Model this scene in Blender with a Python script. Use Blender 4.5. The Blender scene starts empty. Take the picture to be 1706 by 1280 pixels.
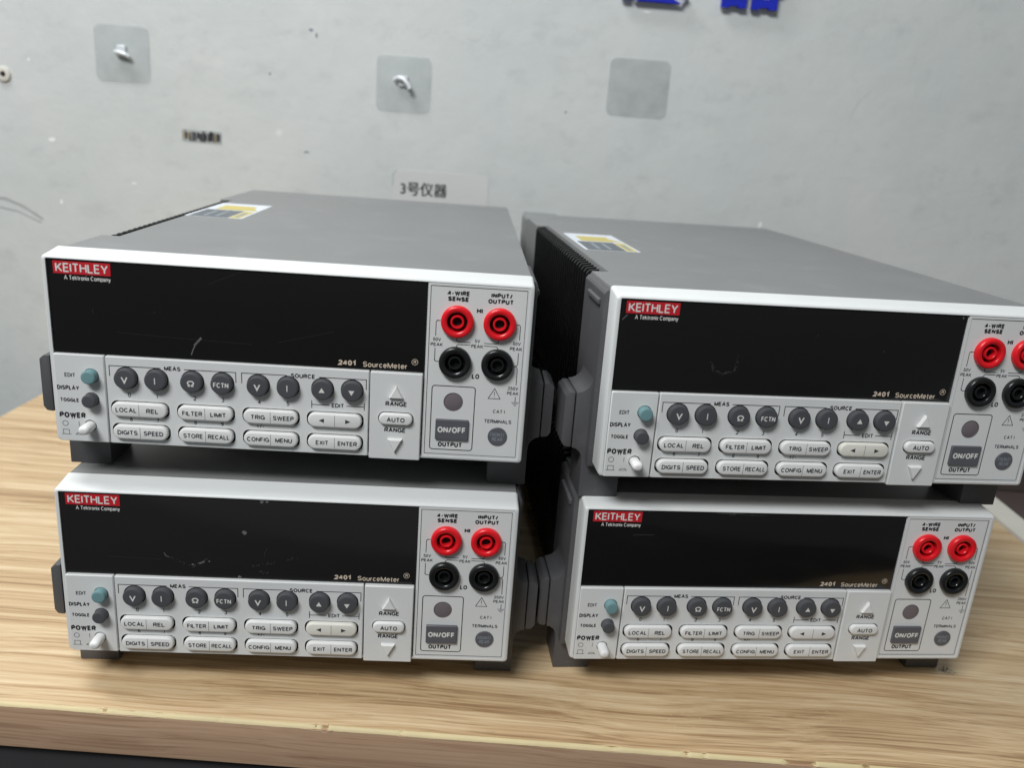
import bpy, bmesh, math, random
from mathutils import Vector, Matrix, geometry
random.seed(7)
S = bpy.context.scene
COL = S.collection
MM = 0.001

# ------------------------------------------------------------------ camera
cam_d = bpy.data.cameras.new('camera'); cam = bpy.data.objects.new('camera', cam_d); COL.objects.link(cam)
PITCH, ROLL, CH = 0.2982, 0.0747, 277.16
f = Vector((0, math.cos(PITCH), -math.sin(PITCH))); r0 = Vector((1, 0, 0)); u0 = r0.cross(f)
r = math.cos(ROLL)*r0 + math.sin(ROLL)*u0; u = -math.sin(ROLL)*r0 + math.cos(ROLL)*u0
m = Matrix((r, u, -f)).transposed().to_4x4(); m.translation = Vector((0, 0, CH*MM))
cam.matrix_world = m
cam_d.sensor_width = 36; cam_d.sensor_fit = 'HORIZONTAL'; cam_d.lens = 1400.48/1706*36
cam_d.clip_start = 0.01; cam_d.clip_end = 50
cam_d.dof.use_dof = True; cam_d.dof.focus_distance = 0.405; cam_d.dof.aperture_fstop = 9
S.camera = cam

# ------------------------------------------------------------------ world and lamps
W = bpy.data.worlds.new('World'); S.world = W; W.use_nodes = True
bg = W.node_tree.nodes['Background']; bg.inputs[0].default_value = (0.93, 0.98, 1.0, 1); bg.inputs[1].default_value = 0.12
def area(name, loc, target, sx, sy, power, col):
    d = bpy.data.lights.new(name, 'AREA'); d.shape = 'RECTANGLE'; d.size = sx; d.size_y = sy; d.energy = power; d.color = col
    o = bpy.data.objects.new(name, d); COL.objects.link(o); o.location = loc
    o.rotation_euler = (Vector(target)-Vector(loc)).to_track_quat('-Z', 'Y').to_euler(); return o
area('ceiling_lamp_over_desk', (-0.66, 0.48, 1.35), (-0.42, 0.42, 0), 0.22, 0.6, 9.0, (0.98, 0.99, 1.0))
area('ceiling_lamp_in_room', (-0.62, -0.72, 1.55), (-0.1, 0.4, 0.1), 0.8, 0.4, 31, (0.98, 0.99, 1.0))
S.view_settings.view_transform = 'Standard'; S.view_settings.look = 'None'
S.view_settings.exposure = 0.07; S.view_settings.gamma = 1.0; S.view_settings.use_curve_mapping = False
S.render.engine = 'CYCLES'

# ------------------------------------------------------------------ materials
def lin(c): return tuple(((v/255)/12.92 if v/255 <= 0.04045 else (((v/255)+0.055)/1.055)**2.4) for v in c)+(1.0,)
def nodes(name):
    m = bpy.data.materials.new(name); m.use_nodes = True; nt = m.node_tree
    return m, nt, nt.nodes['Principled BSDF']
def N(nt, t, **k):
    n = nt.nodes.new(t)
    for a, b in k.items(): setattr(n, a, b)
    return n
def plastic(name, col, rough=0.45, var=0.06, bump=0.15, bscale=2500, spec=0.5, coat=0.0, dirt=0.0, dust=0.0):
    """plastic / powder coat: base colour with faint mottling, a fine grain bump and slight grime"""
    m, nt, b = nodes(name); L = nt.links
    tc = N(nt, 'ShaderNodeTexCoord')
    n1 = N(nt, 'ShaderNodeTexNoise'); n1.inputs['Scale'].default_value = 28; n1.inputs['Detail'].default_value = 6
    L.new(tc.outputs['Object'], n1.inputs['Vector'])
    r1 = N(nt, 'ShaderNodeMapRange'); r1.inputs[1].default_value = 0.3; r1.inputs[2].default_value = 0.7
    r1.inputs[3].default_value = 1-var; r1.inputs[4].default_value = 1+var*0.5
    L.new(n1.outputs['Fac'], r1.inputs[0])
    mx = N(nt, 'ShaderNodeVectorMath', operation='SCALE'); mx.inputs[0].default_value = lin(col)[:3]
    L.new(r1.outputs[0], mx.inputs['Scale'])
    out = mx.outputs[0]
    if dirt > 0:
        n3 = N(nt, 'ShaderNodeTexNoise'); n3.inputs['Scale'].default_value = 140; n3.inputs['Detail'].default_value = 8; n3.inputs['Roughness'].default_value = 0.7
        L.new(tc.outputs['Object'], n3.inputs['Vector'])
        r3 = N(nt, 'ShaderNodeMapRange'); r3.inputs[1].default_value = 0.62; r3.inputs[2].default_value = 0.78; r3.inputs[3].default_value = 0; r3.inputs[4].default_value = dirt
        L.new(n3.outputs['Fac'], r3.inputs[0])
        mm = N(nt, 'ShaderNodeMix', data_type='RGBA'); mm.inputs[7].default_value = (0.22, 0.19, 0.15, 1)
        L.new(r3.outputs[0], mm.inputs[0]); L.new(out, mm.inputs[6]); out = mm.outputs[2]
    if dust > 0:      # pale dust specks and faint rub marks
        for sc_, lo, hi, st in ((900, 0.68, 0.76, dust), (46, 0.58, 0.80, dust*.45)):
            n4 = N(nt, 'ShaderNodeTexNoise'); n4.inputs['Scale'].default_value = sc_; n4.inputs['Detail'].default_value = 3
            L.new(tc.outputs['Object'], n4.inputs['Vector'])
            r4 = N(nt, 'ShaderNodeMapRange'); r4.inputs[1].default_value = lo; r4.inputs[2].default_value = hi; r4.inputs[3].default_value = 0; r4.inputs[4].default_value = st
            L.new(n4.outputs['Fac'], r4.inputs[0])
            m4 = N(nt, 'ShaderNodeMix', data_type='RGBA'); m4.inputs[7].default_value = (0.5, 0.5, 0.49, 1)
            L.new(r4.outputs[0], m4.inputs[0]); L.new(out, m4.inputs[6]); out = m4.outputs[2]
    L.new(out, b.inputs['Base Color'])
    r2 = N(nt, 'ShaderNodeMapRange'); r2.inputs[3].default_value = rough-0.07; r2.inputs[4].default_value = rough+0.09
    L.new(n1.outputs['Fac'], r2.inputs[0]); L.new(r2.outputs[0], b.inputs['Roughness'])
    b.inputs['Specular IOR Level'].default_value = spec; b.inputs['Coat Weight'].default_value = coat
    if bump > 0:
        n2 = N(nt, 'ShaderNodeTexNoise'); n2.inputs['Scale'].default_value = bscale; n2.inputs['Detail'].default_value = 2
        L.new(tc.outputs['Object'], n2.inputs['Vector'])
        bp = N(nt, 'ShaderNodeBump'); bp.inputs['Strength'].default_value = bump; bp.inputs['Distance'].default_value = 0.0002
        L.new(n2.outputs['Fac'], bp.inputs['Height']); L.new(bp.outputs[0], b.inputs['Normal'])
    return m
M = {}
M['bezel'] = plastic('white_plastic', (219, 222, 221), 0.42, 0.025, 0.1, dirt=0.10)
M['panel'] = plastic('panel_plastic', (219, 221, 220), 0.5, 0.025, 0.12, dirt=0.05)
M['key'] = plastic('key_rubber', (228, 229, 227), 0.55, 0.03, 0.05, dirt=0.06)
M['key_dark'] = plastic('dark_key_rubber', (76, 78, 82), 0.6, 0.08, 0.1)
M['key_teal'] = plastic('teal_key_rubber', (112, 150, 154), 0.6, 0.06, 0.1)
M['case'] = plastic('grey_case_paint', (126, 127, 127), 0.42, 0.07, 0.4, 1800, dirt=0.05, dust=0.22)
M['bracket'] = plastic('grey_bracket_plastic', (82, 82, 84), 0.5, 0.06, 0.3, 2200, dirt=0.12, dust=0.12)
M['fin'] = plastic('black_heat_sink', (9, 9, 10), 0.38, 0.15, 0.2, spec=0.35)
M['foot'] = plastic('dark_foot_rubber', (62, 63, 66), 0.7, 0.08, 0.3)
M['gap'] = plastic('hole_shade', (12, 12, 13), 0.8, 0.0, 0.0)  # near-black colour standing in for the shade inside holes and sockets
M['seam'] = plastic('panel_seam', (150, 151, 152), 0.6, 0.05, 0.0)
M['ink'] = plastic('black_ink', (30, 31, 34), 0.6, 0.0, 0.0)
M['ink_grey'] = plastic('grey_ink', (52, 56, 62), 0.6, 0.0, 0.0)
M['ink_white'] = plastic('white_ink', (222, 222, 218), 0.6, 0.0, 0.0)
M['ink_tan'] = plastic('tan_ink', (205, 190, 170), 0.6, 0.0, 0.0)
M['red'] = plastic('red_jack_plastic', (228, 26, 38), 0.28, 0.03, 0.03)
M['black'] = plastic('black_jack_plastic', (26, 28, 29), 0.25, 0.05, 0.03)
M['logo'] = plastic('logo_red', (196, 32, 44), 0.4, 0.03, 0.0)
M['onoff'] = plastic('grey_button', (92, 93, 99), 0.5, 0.05, 0.1)
M['lens'] = plastic('indicator_lens', (116, 108, 112), 0.3, 0.12, 0.0)
M['label_white'] = plastic('label_paper', (222, 228, 236), 0.3, 0.02, 0.0)
M['label_yellow'] = plastic('label_yellow', (206, 188, 88), 0.3, 0.06, 0.0)
M['label_grey'] = plastic('label_grey', (84, 92, 100), 0.3, 0.06, 0.0)
M['label_mid'] = plastic('label_mid', (138, 148, 156), 0.3, 0.06, 0.0)
M['scuff'] = plastic('scuff_marks', (104, 106, 108), 0.8, 0.2, 0.0)
M['scuff_dim'] = plastic('faint_scratch', (38, 39, 40), 0.6, 0.2, 0.0)
M['metal'] = plastic('hook_metal', (216, 221, 224), 0.3, 0.05, 0.0); M['metal'].node_tree.nodes['Principled BSDF'].inputs['Metallic'].default_value = 0.15
M['blue'] = plastic('blue_letter_paint', (24, 40, 178), 0.35, 0.04, 0.05)
M['chip_white'] = plastic('bare_plaster', (236, 238, 238), 0.8, 0.03, 0.0)
M['dark'] = plastic('dark_laminate', (56, 55, 57), 0.6, 0.08, 0.2)
M['dark_brown'] = plastic('dark_brown_board', (74, 64, 62), 0.6, 0.1, 0.2)
M['white_edge'] = plastic('white_edge_board', (212, 210, 200), 0.5, 0.06, 0.2, dirt=0.15)

def window_mat(k=0.0075):
    m, nt, b = nodes('black_glossy_window'); L = nt.links
    b.inputs['Base Color'].default_value = (k, k*.97, k*.97, 1); b.inputs['IOR'].default_value = 1.42
    tc = N(nt, 'ShaderNodeTexCoord'); n = N(nt, 'ShaderNodeTexNoise'); n.inputs['Scale'].default_value = 30; n.inputs['Detail'].default_value = 8
    mp = N(nt, 'ShaderNodeMapping'); mp.inputs['Scale'].default_value = (1, 1, 3.5); mp.inputs['Rotation'].default_value = (0, 0.5, 0)
    L.new(tc.outputs['Object'], mp.inputs[0]); L.new(mp.outputs[0], n.inputs['Vector'])
    r = N(nt, 'ShaderNodeMapRange'); r.inputs[1].default_value = 0.35; r.inputs[2].default_value = 0.75; r.inputs[3].default_value = 0.09; r.inputs[4].default_value = 0.24
    L.new(n.outputs['Fac'], r.inputs[0]); L.new(r.outputs[0], b.inputs['Roughness'])
    return m
M['window'] = window_mat(); M['window_pale'] = window_mat(0.017)  # second window black has a paler base colour, used on one unit

def wood(name, light, mid, dark, seed, rough=0.42):
    m, nt, b = nodes(name); L = nt.links
    tc = N(nt, 'ShaderNodeTexCoord')
    # lines wander: shift the cross-grain coordinate by a slow noise
    wn = N(nt, 'ShaderNodeTexNoise'); wn.inputs['Scale'].default_value = 5; wn.inputs['Detail'].default_value = 2
    wm = N(nt, 'ShaderNodeMapping'); wm.inputs['Location'].default_value = (seed, seed, seed); wm.inputs['Scale'].default_value = (0.8, 1.6, 1.6)
    L.new(tc.outputs['Object'], wm.inputs[0]); L.new(wm.outputs[0], wn.inputs['Vector'])
    ws = N(nt, 'ShaderNodeMath', operation='MULTIPLY_ADD'); ws.inputs[1].default_value = 0.022; ws.inputs[2].default_value = -0.011
    L.new(wn.outputs['Fac'], ws.inputs[0])
    cb = N(nt, 'ShaderNodeCombineXYZ'); L.new(ws.outputs[0], cb.inputs[1]); L.new(ws.outputs[0], cb.inputs[2])
    ad = N(nt, 'ShaderNodeVectorMath', operation='ADD'); L.new(tc.outputs['Object'], ad.inputs[0]); L.new(cb.outputs[0], ad.inputs[1])
    def layer(sx, sy, det, rgh, off):
        mp = N(nt, 'ShaderNodeMapping'); mp.inputs['Scale'].default_value = (sx, sy, sy); mp.inputs['Location'].default_value = (off+seed, off, 0)
        n = N(nt, 'ShaderNodeTexNoise'); n.inputs['Scale'].default_value = 1; n.inputs['Detail'].default_value = det; n.inputs['Roughness'].default_value = rgh
        L.new(ad.outputs[0], mp.inputs[0]); L.new(mp.outputs[0], n.inputs['Vector']); return n.outputs['Fac']
    a = layer(1.3, 34, 3, 0.5, 3.1); c = layer(2.2, 190, 5, 0.7, 9.7); d = layer(7, 700, 3, 0.65, 1.3)
    def mul(x, k, y=None):
        q = N(nt, 'ShaderNodeMath', operation='MULTIPLY_ADD'); L.new(x, q.inputs[0]); q.inputs[1].default_value = k
        if y is None: q.inputs[2].default_value = 0
        else: L.new(y, q.inputs[2])
        return q.outputs[0]
    s = mul(d, 0.34, mul(c, 0.42, mul(a, 0.24)))
    cr = N(nt, 'ShaderNodeValToRGB'); e = cr.color_ramp.elements
    e[0].position = 0.39; e[0].color = lin(dark); e[1].position = 0.60; e[1].color = lin(light)
    k = cr.color_ramp.elements.new(0.48); k.color = lin(mid)
    L.new(s, cr.inputs[0])
    # fine dark pores
    po = layer(60, 1500, 2, 0.5, 5.5)
    pr = N(nt, 'ShaderNodeMapRange'); pr.inputs[1].default_value = 0.62; pr.inputs[2].default_value = 0.75; pr.inputs[3].default_value = 1.0; pr.inputs[4].default_value = 0.8
    L.new(po, pr.inputs[0])
    mx = N(nt, 'ShaderNodeVectorMath', operation='SCALE'); L.new(cr.outputs[0], mx.inputs[0]); L.new(pr.outputs[0], mx.inputs['Scale'])
    L.new(mx.outputs[0], b.inputs['Base Color'])
    rr = N(nt, 'ShaderNodeMapRange'); rr.inputs[3].default_value = rough+0.08; rr.inputs[4].default_value = rough-0.06
    L.new(c, rr.inputs[0]); L.new(rr.outputs[0], b.inputs['Roughness'])
    bp = N(nt, 'ShaderNodeBump'); bp.inputs['Strength'].default_value = 0.25; bp.inputs['Distance'].default_value = 0.0002
    L.new(s, bp.inputs['Height']); L.new(bp.outputs[0], b.inputs['Normal'])
    return m
M['wood_top'] = wood('desk_wood_top', (225, 203, 166), (199, 170, 130), (156, 125, 90), 0.0)
M['wood_edge'] = wood('desk_wood_edge', (196, 166, 138), (182, 150, 122), (150, 118, 92), 4.0, 0.55)
M['band'] = plastic('edge_band', (206, 190, 146), 0.6, 0.1, 0.2, dirt=0.25)
M['chip'] = plastic('chipboard', (172, 152, 112), 0.9, 0.3, 0.6, 900, dirt=0.6)

M['scuff_table'] = plastic('rubbed_grey_mark', (122, 114, 104), 0.7, 0.2, 0.0)
M['scratch_pale'] = plastic('pale_scratch', (214, 196, 168), 0.6, 0.1, 0.0)
def wall_mat():
    m, nt, b = nodes('painted_wall'); L = nt.links
    tc = N(nt, 'ShaderNodeTexCoord')
    def noise(sc, det, rg, sx=1, sz=1):
        mp = N(nt, 'ShaderNodeMapping'); mp.inputs['Scale'].default_value = (sx, 1, sz)
        n = N(nt, 'ShaderNodeTexNoise'); n.inputs['Scale'].default_value = sc; n.inputs['Detail'].default_value = det; n.inputs['Roughness'].default_value = rg
        L.new(tc.outputs['Object'], mp.inputs[0]); L.new(mp.outputs[0], n.inputs['Vector']); return n.outputs['Fac']
    def rng(x, a, c, d, e):
        r = N(nt, 'ShaderNodeMapRange'); r.inputs[1].default_value = a; r.inputs[2].default_value = c; r.inputs[3].default_value = d; r.inputs[4].default_value = e
        L.new(x, r.inputs[0]); return r.outputs[0]
    cr = N(nt, 'ShaderNodeMix', data_type='RGBA'); cr.inputs[6].default_value = lin((198, 204, 203)); cr.inputs[7].default_value = lin((208, 211, 209))
    L.new(rng(noise(7, 6, 0.65), 0.32, 0.68, 0, 1), cr.inputs[0])
    # smudges and scribbles
    sm = rng(noise(38, 6, 0.65, 1.0, 1.4), 0.55, 0.80, 0.0, 0.26)
    m2 = N(nt, 'ShaderNodeMix', data_type='RGBA'); m2.inputs[7].default_value = lin((136, 140, 142))
    L.new(sm, m2.inputs[0]); L.new(cr.outputs[2], m2.inputs[6])
    # small white flecks where paint has come off
    v = N(nt, 'ShaderNodeTexVoronoi'); v.inputs['Scale'].default_value = 17; L.new(tc.outputs['Object'], v.inputs['Vector'])
    fl = rng(v.outputs['Distance'], 0.03, 0.075, 0.55, 0.0)
    gate = rng(noise(9, 1, 0.5), 0.60, 0.64, 0, 1)
    mu = N(nt, 'ShaderNodeMath', operation='MULTIPLY'); L.new(fl, mu.inputs[0]); L.new(gate, mu.inputs[1])
    m3 = N(nt, 'ShaderNodeMix', data_type='RGBA'); m3.inputs[7].default_value = lin((232, 234, 234))
    L.new(mu.outputs[0], m3.inputs[0]); L.new(m2.outputs[2], m3.inputs[6])
    L.new(m3.outputs[2], b.inputs['Base Color']); b.inputs['Roughness'].default_value = 0.6
    bp = N(nt, 'ShaderNodeBump'); bp.inputs['Strength'].default_value = 0.35; bp.inputs['Distance'].default_value = 0.003
    L.new(noise(22, 6, 0.6), bp.inputs['Height']); L.new(bp.outputs[0], b.inputs['Normal'])
    return m
M['wall'] = wall_mat()
def film_mat():
    m, nt, b = nodes('clear_adhesive_film'); b.inputs['Base Color'].default_value = lin((168, 180, 182)); b.inputs['Roughness'].default_value = 0.25
    b.inputs['Alpha'].default_value = 0.62
    tc = N(nt, 'ShaderNodeTexCoord'); n = N(nt, 'ShaderNodeTexNoise'); n.inputs['Scale'].default_value = 60; n.inputs['Detail'].default_value = 4
    nt.links.new(tc.outputs['Object'], n.inputs['Vector'])
    r = N(nt, 'ShaderNodeMapRange'); r.inputs[3].default_value = 0.08; r.inputs[4].default_value = 0.42
    nt.links.new(n.outputs['Fac'], r.inputs[0]); nt.links.new(r.outputs[0], b.inputs['Alpha'])
    return m
M['film'] = film_mat()
M['residue'] = film_mat(); M['residue'].name = 'old_adhesive_residue'
M['residue'].node_tree.nodes['Principled BSDF'].inputs['Base Color'].default_value = lin((150, 158, 158))

# ------------------------------------------------------------------ mesh builder (millimetres in, metres out)
def earc(cx, cz, rx, rz, a0, a1, n=0):
    n = n or max(4, int(abs(a1-a0)/20)); return [(cx+rx*math.cos(math.radians(a0+(a1-a0)*i/n)), cz+rz*math.sin(math.radians(a0+(a1-a0)*i/n))) for i in range(n+1)]
def full(cx, cz, rx, rz): return ['o']+earc(cx, cz, rx, rz, 0, 360, 20)[:-1]
_P = [(0, 0), (0, 1)]; _Pb = [(0, 1), (.6, 1)]+earc(.6, .74, .4, .26, 90, -90)+[(0, .48)]
# plain grotesque lettering as centre lines: glyph -> (width, strokes); capital height 1
GL = {'A': (.64, [[(0, 0), (.5, 1), (1, 0)], [(.18, .33), (.82, .33)]]), 'C': (.6, [earc(.5, .5, .5, .5, 42, 318)]),
 'D': (.56, [['o', (0, 0), (0, 1), (.42, 1)]+earc(.42, .5, .58, .5, 80, -80)+[(.42, 0)]]), 'E': (.45, [[(1, 1), (0, 1), (0, 0), (1, 0)], [(0, .52), (.92, .52)]]),
 'F': (.42, [[(1, 1), (0, 1), (0, 0)], [(0, .5), (.9, .5)]]), 'G': (.62, [earc(.5, .5, .5, .5, 40, 350)+[(.97, .46)], [(.55, .46), (1, .46), (1, 0)]]),
 'H': (.55, [[(0, 0), (0, 1)], [(1, 0), (1, 1)], [(0, .52), (1, .52)]]), 'I': (0, [[(0, 0), (0, 1)]]), 'K': (.55, [[(0, 0), (0, 1)], [(.95, 1), (0, .36)], [(.3, .55), (1, 0)]]),
 'L': (.42, [[(0, 1), (0, 0), (1, 0)]]), 'M': (.68, [[(0, 0), (0, 1)], [(0, 1), (.5, .05), (1, 1)], [(1, 1), (1, 0)]]), 'N': (.56, [[(0, 0), (0, 1)], [(0, 1), (1, 0)], [(1, 0), (1, 1)]]),
 'O': (.64, [full(.5, .5, .5, .5)]), 'P': (.5, [_P, _Pb]), 'R': (.53, [_P, _Pb, [(.5, .48), (1, 0)]]), 'S': (.52, [earc(.5, .75, .45, .25, 20, 250)+earc(.5, .26, .5, .25, 70, -160)]),
 'T': (.54, [[(0, 1), (1, 1)], [(.5, 1), (.5, 0)]]), 'U': (.54, [[(0, 1), (0, .34)]+earc(.5, .34, .5, .34, 190, 350)+[(1, .34), (1, 1)]]), 'V': (.6, [[(0, 1), (.5, 0), (1, 1)]]),
 'W': (.88, [[(0, 1), (.26, 0), (.5, 1)], [(.5, 1), (.74, 0), (1, 1)]]), 'X': (.56, [[(0, 0), (1, 1)], [(0, 1), (1, 0)]]), 'Y': (.58, [[(0, 1), (.5, .42), (1, 1)], [(.5, .45), (.5, 0)]]),
 '0': (.44, [full(.5, .5, .5, .5)]), '1': (.26, [[(0, .76), (.5, .82), (1, 1), (1, 0)]]), '2': (.44, [earc(.5, .72, .48, .28, 170, -30)+[(0, 0), (1, 0)]]),
 '3': (.44, [earc(.48, .75, .44, .25, 160, -90), earc(.48, .26, .52, .26, 90, -165)]), '4': (.46, [[(.76, 0), (.76, 1)], [(.72, 1), (0, .3), (1, .3)]]), '5': (.44, [[(.9, 1), (.16, 1), (.06, .47)]+earc(.48, .33, .52, .33, 130, -155)]),
 '6': (.44, [full(.5, .31, .5, .31), [(.93, .84)]+earc(.54, .5, .54, .5, 60, 180)+[(0, .31)]]), '7': (.44, [[(0, 1), (1, 1), (.35, 0)]]), '8': (.44, [full(.5, .76, .43, .24), full(.5, .26, .5, .26)]),
 '9': (.44, [full(.5, .69, .5, .31), [(.07, .16)]+earc(.46, .5, .54, .5, 240, 360)+[(1, .69)]]), '+': (.42, [[(0, .42), (1, .42)], [(.5, .1), (.5, .74)]]), '-': (.26, [[(0, .4), (1, .4)]]), '/': (.28, [[(0, -.04), (1, 1.04)]]),
 'a': (.4, [earc(.46, .48, .42, .24, 165, 0)+[(.9, .05), (1, 0)], full(.44, .21, .44, .21)]), 'c': (.38, [earc(.5, .36, .5, .36, 42, 318)]), 'e': (.42, [[(0, .38), (1, .38)]+earc(.5, .36, .5, .36, 10, 315)]),
 'i': (0, [[(0, 0), (0, .72)], [(0, .93), (0, 1.03)]]), 'k': (.38, [[(0, 0), (0, 1)], [(.95, .72), (0, .27)], [(.35, .42), (1, 0)]]), 'm': (.66, [[(0, 0), (0, .72)], [(0, .48)]+earc(.25, .5, .25, .22, 180, 0)+[(.5, 0)], [(.5, .48)]+earc(.75, .5, .25, .22, 180, 0)+[(1, 0)]]),
 'n': (.38, [[(0, 0), (0, .72)], [(0, .45)]+earc(.5, .47, .5, .25, 180, 0)+[(1, 0)]]), 'o': (.42, [full(.5, .36, .5, .36)]), 'p': (.42, [[(0, -.28), (0, .72)], full(.5, .36, .5, .36)]), 'r': (.2, [[(0, 0), (0, .72)], [(0, .42), (.35, .66), (1, .7)]]),
 't': (.2, [[(.45, .95), (.45, .1), (.65, 0), (1, .01)], [(0, .7), (1, .7)]]), 'u': (.38, [[(0, .72), (0, .25)]+earc(.5, .25, .5, .25, 190, 350)+[(1, .25)], [(1, .72), (1, 0)]]), 'x': (.38, [[(0, 0), (1, .72)], [(0, .72), (1, 0)]]),
 'y': (.4, [[(0, .72), (.53, .0)], [(1, .72), (.42, -.2), (.05, -.27)]]), '\u03a9': (.66, [[(0, 0), (.34, 0), (.34, .1)]+earc(.5, .6, .5, .4, 238, -58)+[(.66, .1), (.66, 0), (1, 0)]])}
TCACHE = {}
def text_geo(s, bold=0.0, extrude=0.0):
    k = (s, bold, extrude)
    if k not in TCACHE:
        c = bpy.data.curves.new('lettering', 'FONT'); c.body = s
        c.size = 1.0; c.resolution_u = 3; c.offset = bold; c.extrude = extrude; c.align_x = 'LEFT'
        o = bpy.data.objects.new('lettering', c); COL.objects.link(o)
        bpy.context.view_layer.update()
        me = bpy.data.meshes.new_from_object(o.evaluated_get(bpy.context.evaluated_depsgraph_get()))
        vs = [v.co.copy() for v in me.vertices]; fs = [tuple(p.vertices) for p in me.polygons]
        bpy.data.objects.remove(o); bpy.data.curves.remove(c); bpy.data.meshes.remove(me)
        x0 = min(v.x for v in vs); x1 = max(v.x for v in vs); y0 = min(v.y for v in vs); y1 = max(v.y for v in vs)
        TCACHE[k] = (vs, fs, x0, x1, y0, y1)
    return TCACHE[k]
def rrect(x0, x1, z0, z1, r, n=6):
    r = min(r, (x1-x0)/2-1e-4, (z1-z0)/2-1e-4); P = []
    for cx, cz, a0 in ((x1-r, z1-r, 0), (x0+r, z1-r, 90), (x0+r, z0+r, 180), (x1-r, z0+r, 270)):
        for i in range(n+1):
            a = math.radians(a0+90*i/n); P.append((cx+r*math.cos(a), cz+r*math.sin(a)))
    return P
def circ(cx, cz, r, n=40): return [(cx+r*math.cos(2*math.pi*i/n), cz+r*math.sin(2*math.pi*i/n)) for i in range(n)]
class MB:
    def __init__(s): s.v = []; s.f = []; s.m = []; s.mats = []
    def mi(s, name):
        if name not in s.mats: s.mats.append(name)
        return s.mats.index(name)
    def add(s, vs, fs, mat):
        o = len(s.v); s.v += [tuple(p) for p in vs]; k = s.mi(mat)
        for q in fs: s.f.append(tuple(i+o for i in q)); s.m.append(k)
    def loft(s, rings, mat, cap0=False, cap1=True):
        """rings: list of (points xz, y); front faces look to -y"""
        n = len(rings[0][0]); vs = []; fs = []
        for P, y in rings: vs += [(x, y, z) for x, z in P]
        for k in range(len(rings)-1):
            for i in range(n):
                j = (i+1) % n; fs.append((k*n+i, k*n+j, (k+1)*n+j, (k+1)*n+i))
        if cap1: fs.append(tuple((len(rings)-1)*n+i for i in range(n)))
        if cap0: fs.append(tuple(n-1-i for i in range(n)))
        s.add(vs, fs, mat)
    def plate(s, outer, holes, y, mat):
        """flat sheet at depth y with holes"""
        polys = [outer]+holes
        vs = [(x, y, z) for P in polys for x, z in P]
        tris = geometry.tessellate_polygon([[Vector((x, z, 0)) for x, z in P] for P in polys])
        s.add(vs, tris, mat)
    def box(s, x0, x1, y0, y1, z0, z1, mat, bev=0.0):
        s.prism([(x0, z0), (x1, z0), (x1, z1), (x0, z1)], y0, y1, mat, bev)
    def prism(s, poly, a, b, mat, bev=0.0, axis='y', sel=None):
        bm = bmesh.new()
        def P3(p, h): return (p[0], h, p[1]) if axis == 'y' else ((p[0], p[1], h) if axis == 'z' else (h, p[0], p[1]))
        A = [bm.verts.new(P3(p, a)) for p in poly]; B = [bm.verts.new(P3(p, b)) for p in poly]
        bm.faces.new(A[::-1]); bm.faces.new(B); n = len(poly)
        for i in range(n): j = (i+1) % n; bm.faces.new((A[i], A[j], B[j], B[i]))
        bmesh.ops.recalc_face_normals(bm, faces=bm.faces)
        if bev > 0:
            E_ = [e for e in bm.edges if (sel is None or sel(e)) and e.calc_face_angle(0) > 0.3]
            bmesh.ops.bevel(bm, geom=E_, offset=bev, segments=2, profile=0.6, affect='EDGES', clamp_overlap=True)
        bm.verts.index_update()
        s.add([tuple(v.co) for v in bm.verts], [tuple(v.index for v in q.verts) for q in bm.faces], mat); bm.free()
    def lathe(s, cx, cz, prof, mat, n=48, cap=True):
        s.loft([(circ(cx, cz, rr, n), y) for rr, y in prof], mat, False, cap)
    def text(s, t, x0, x1, zc, cap, y, mat, bold=0.0, builtin=False, rev=False):
        """lettering fitted between x0 and x1, capital height cap, centred on zc, lying in the plane y"""
        if builtin:
            vs, fs, a, b, c, d = text_geo(t); k = cap/d; kx = (x1-x0)/(b-a); e = bold*cap
            for n_, (ox, oz) in enumerate([(-e, 0), (e, 0), (0, e*.7), (0, -e*.7)]):
                s.add([(x0+ox+(p.x-a)*kx, y-.008*n_, zc+oz-cap/2+p.y*k) for p in vs], fs, mat)
            return
        cap *= 1.08; w = (.15+1.9*bold); gap = .07+w*.95; W_ = 0; lay = []
        for ch in t:
            if ch == ' ': W_ += .26+w*.3; continue
            gw, st = GL[ch]; lay.append((W_, gw, st)); W_ += gw+gap
        W_ -= gap; wm = w*cap; kx = (x1-x0-wm)/max(W_, 1e-3) if W_ > 0.01 else 0
        if len(t) > 1 and kx > 0: wm *= min(1.15, max(.85, kx/cap))
        n_ = 0
        for ox, gw, st in lay:
            for q, stp in enumerate(st):
                cl = stp[0] == 'o'; pts = stp[1:] if cl else stp
                pts = [(x0+wm/2+(ox+px*gw)*kx, zc-cap/2+wm/2+pz*(cap-wm)) for px, pz in pts]
                s.stroke(pts, wm, y-.006*q, mat, cl)
    def ctext(s, t, xc, w, zc, cap, y, mat, bold=0.0): s.text(t, xc-w/2, xc+w/2, zc, cap, y, mat, bold)
    def stroke(s, pts, w, y, mat, closed=False):
        n = len(pts); L_ = []; R_ = []
        for i in range(n):
            p = Vector(pts[i]); a = Vector(pts[(i-1) % n]) if (closed or i > 0) else None; b = Vector(pts[(i+1) % n]) if (closed or i < n-1) else None
            d1 = (p-a).normalized() if a is not None else None; d2 = (b-p).normalized() if b is not None else None
            if d1 is None: d1 = d2
            if d2 is None: d2 = d1
            t = (d1+d2); t = t.normalized() if t.length > 1e-6 else d1
            nn = Vector((-t.y, t.x)); k = w/2/max(0.4, nn.dot(Vector((-d1.y, d1.x))))
            L_.append(p+nn*k); R_.append(p-nn*k)
        vs = [(q.x, y, q.y) for q in L_]+[(q.x, y, q.y) for q in R_]
        fs = [(i, (i+1) % n, n+(i+1) % n, n+i) for i in range(n if closed else n-1)]
        s.add(vs, fs, mat)
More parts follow.
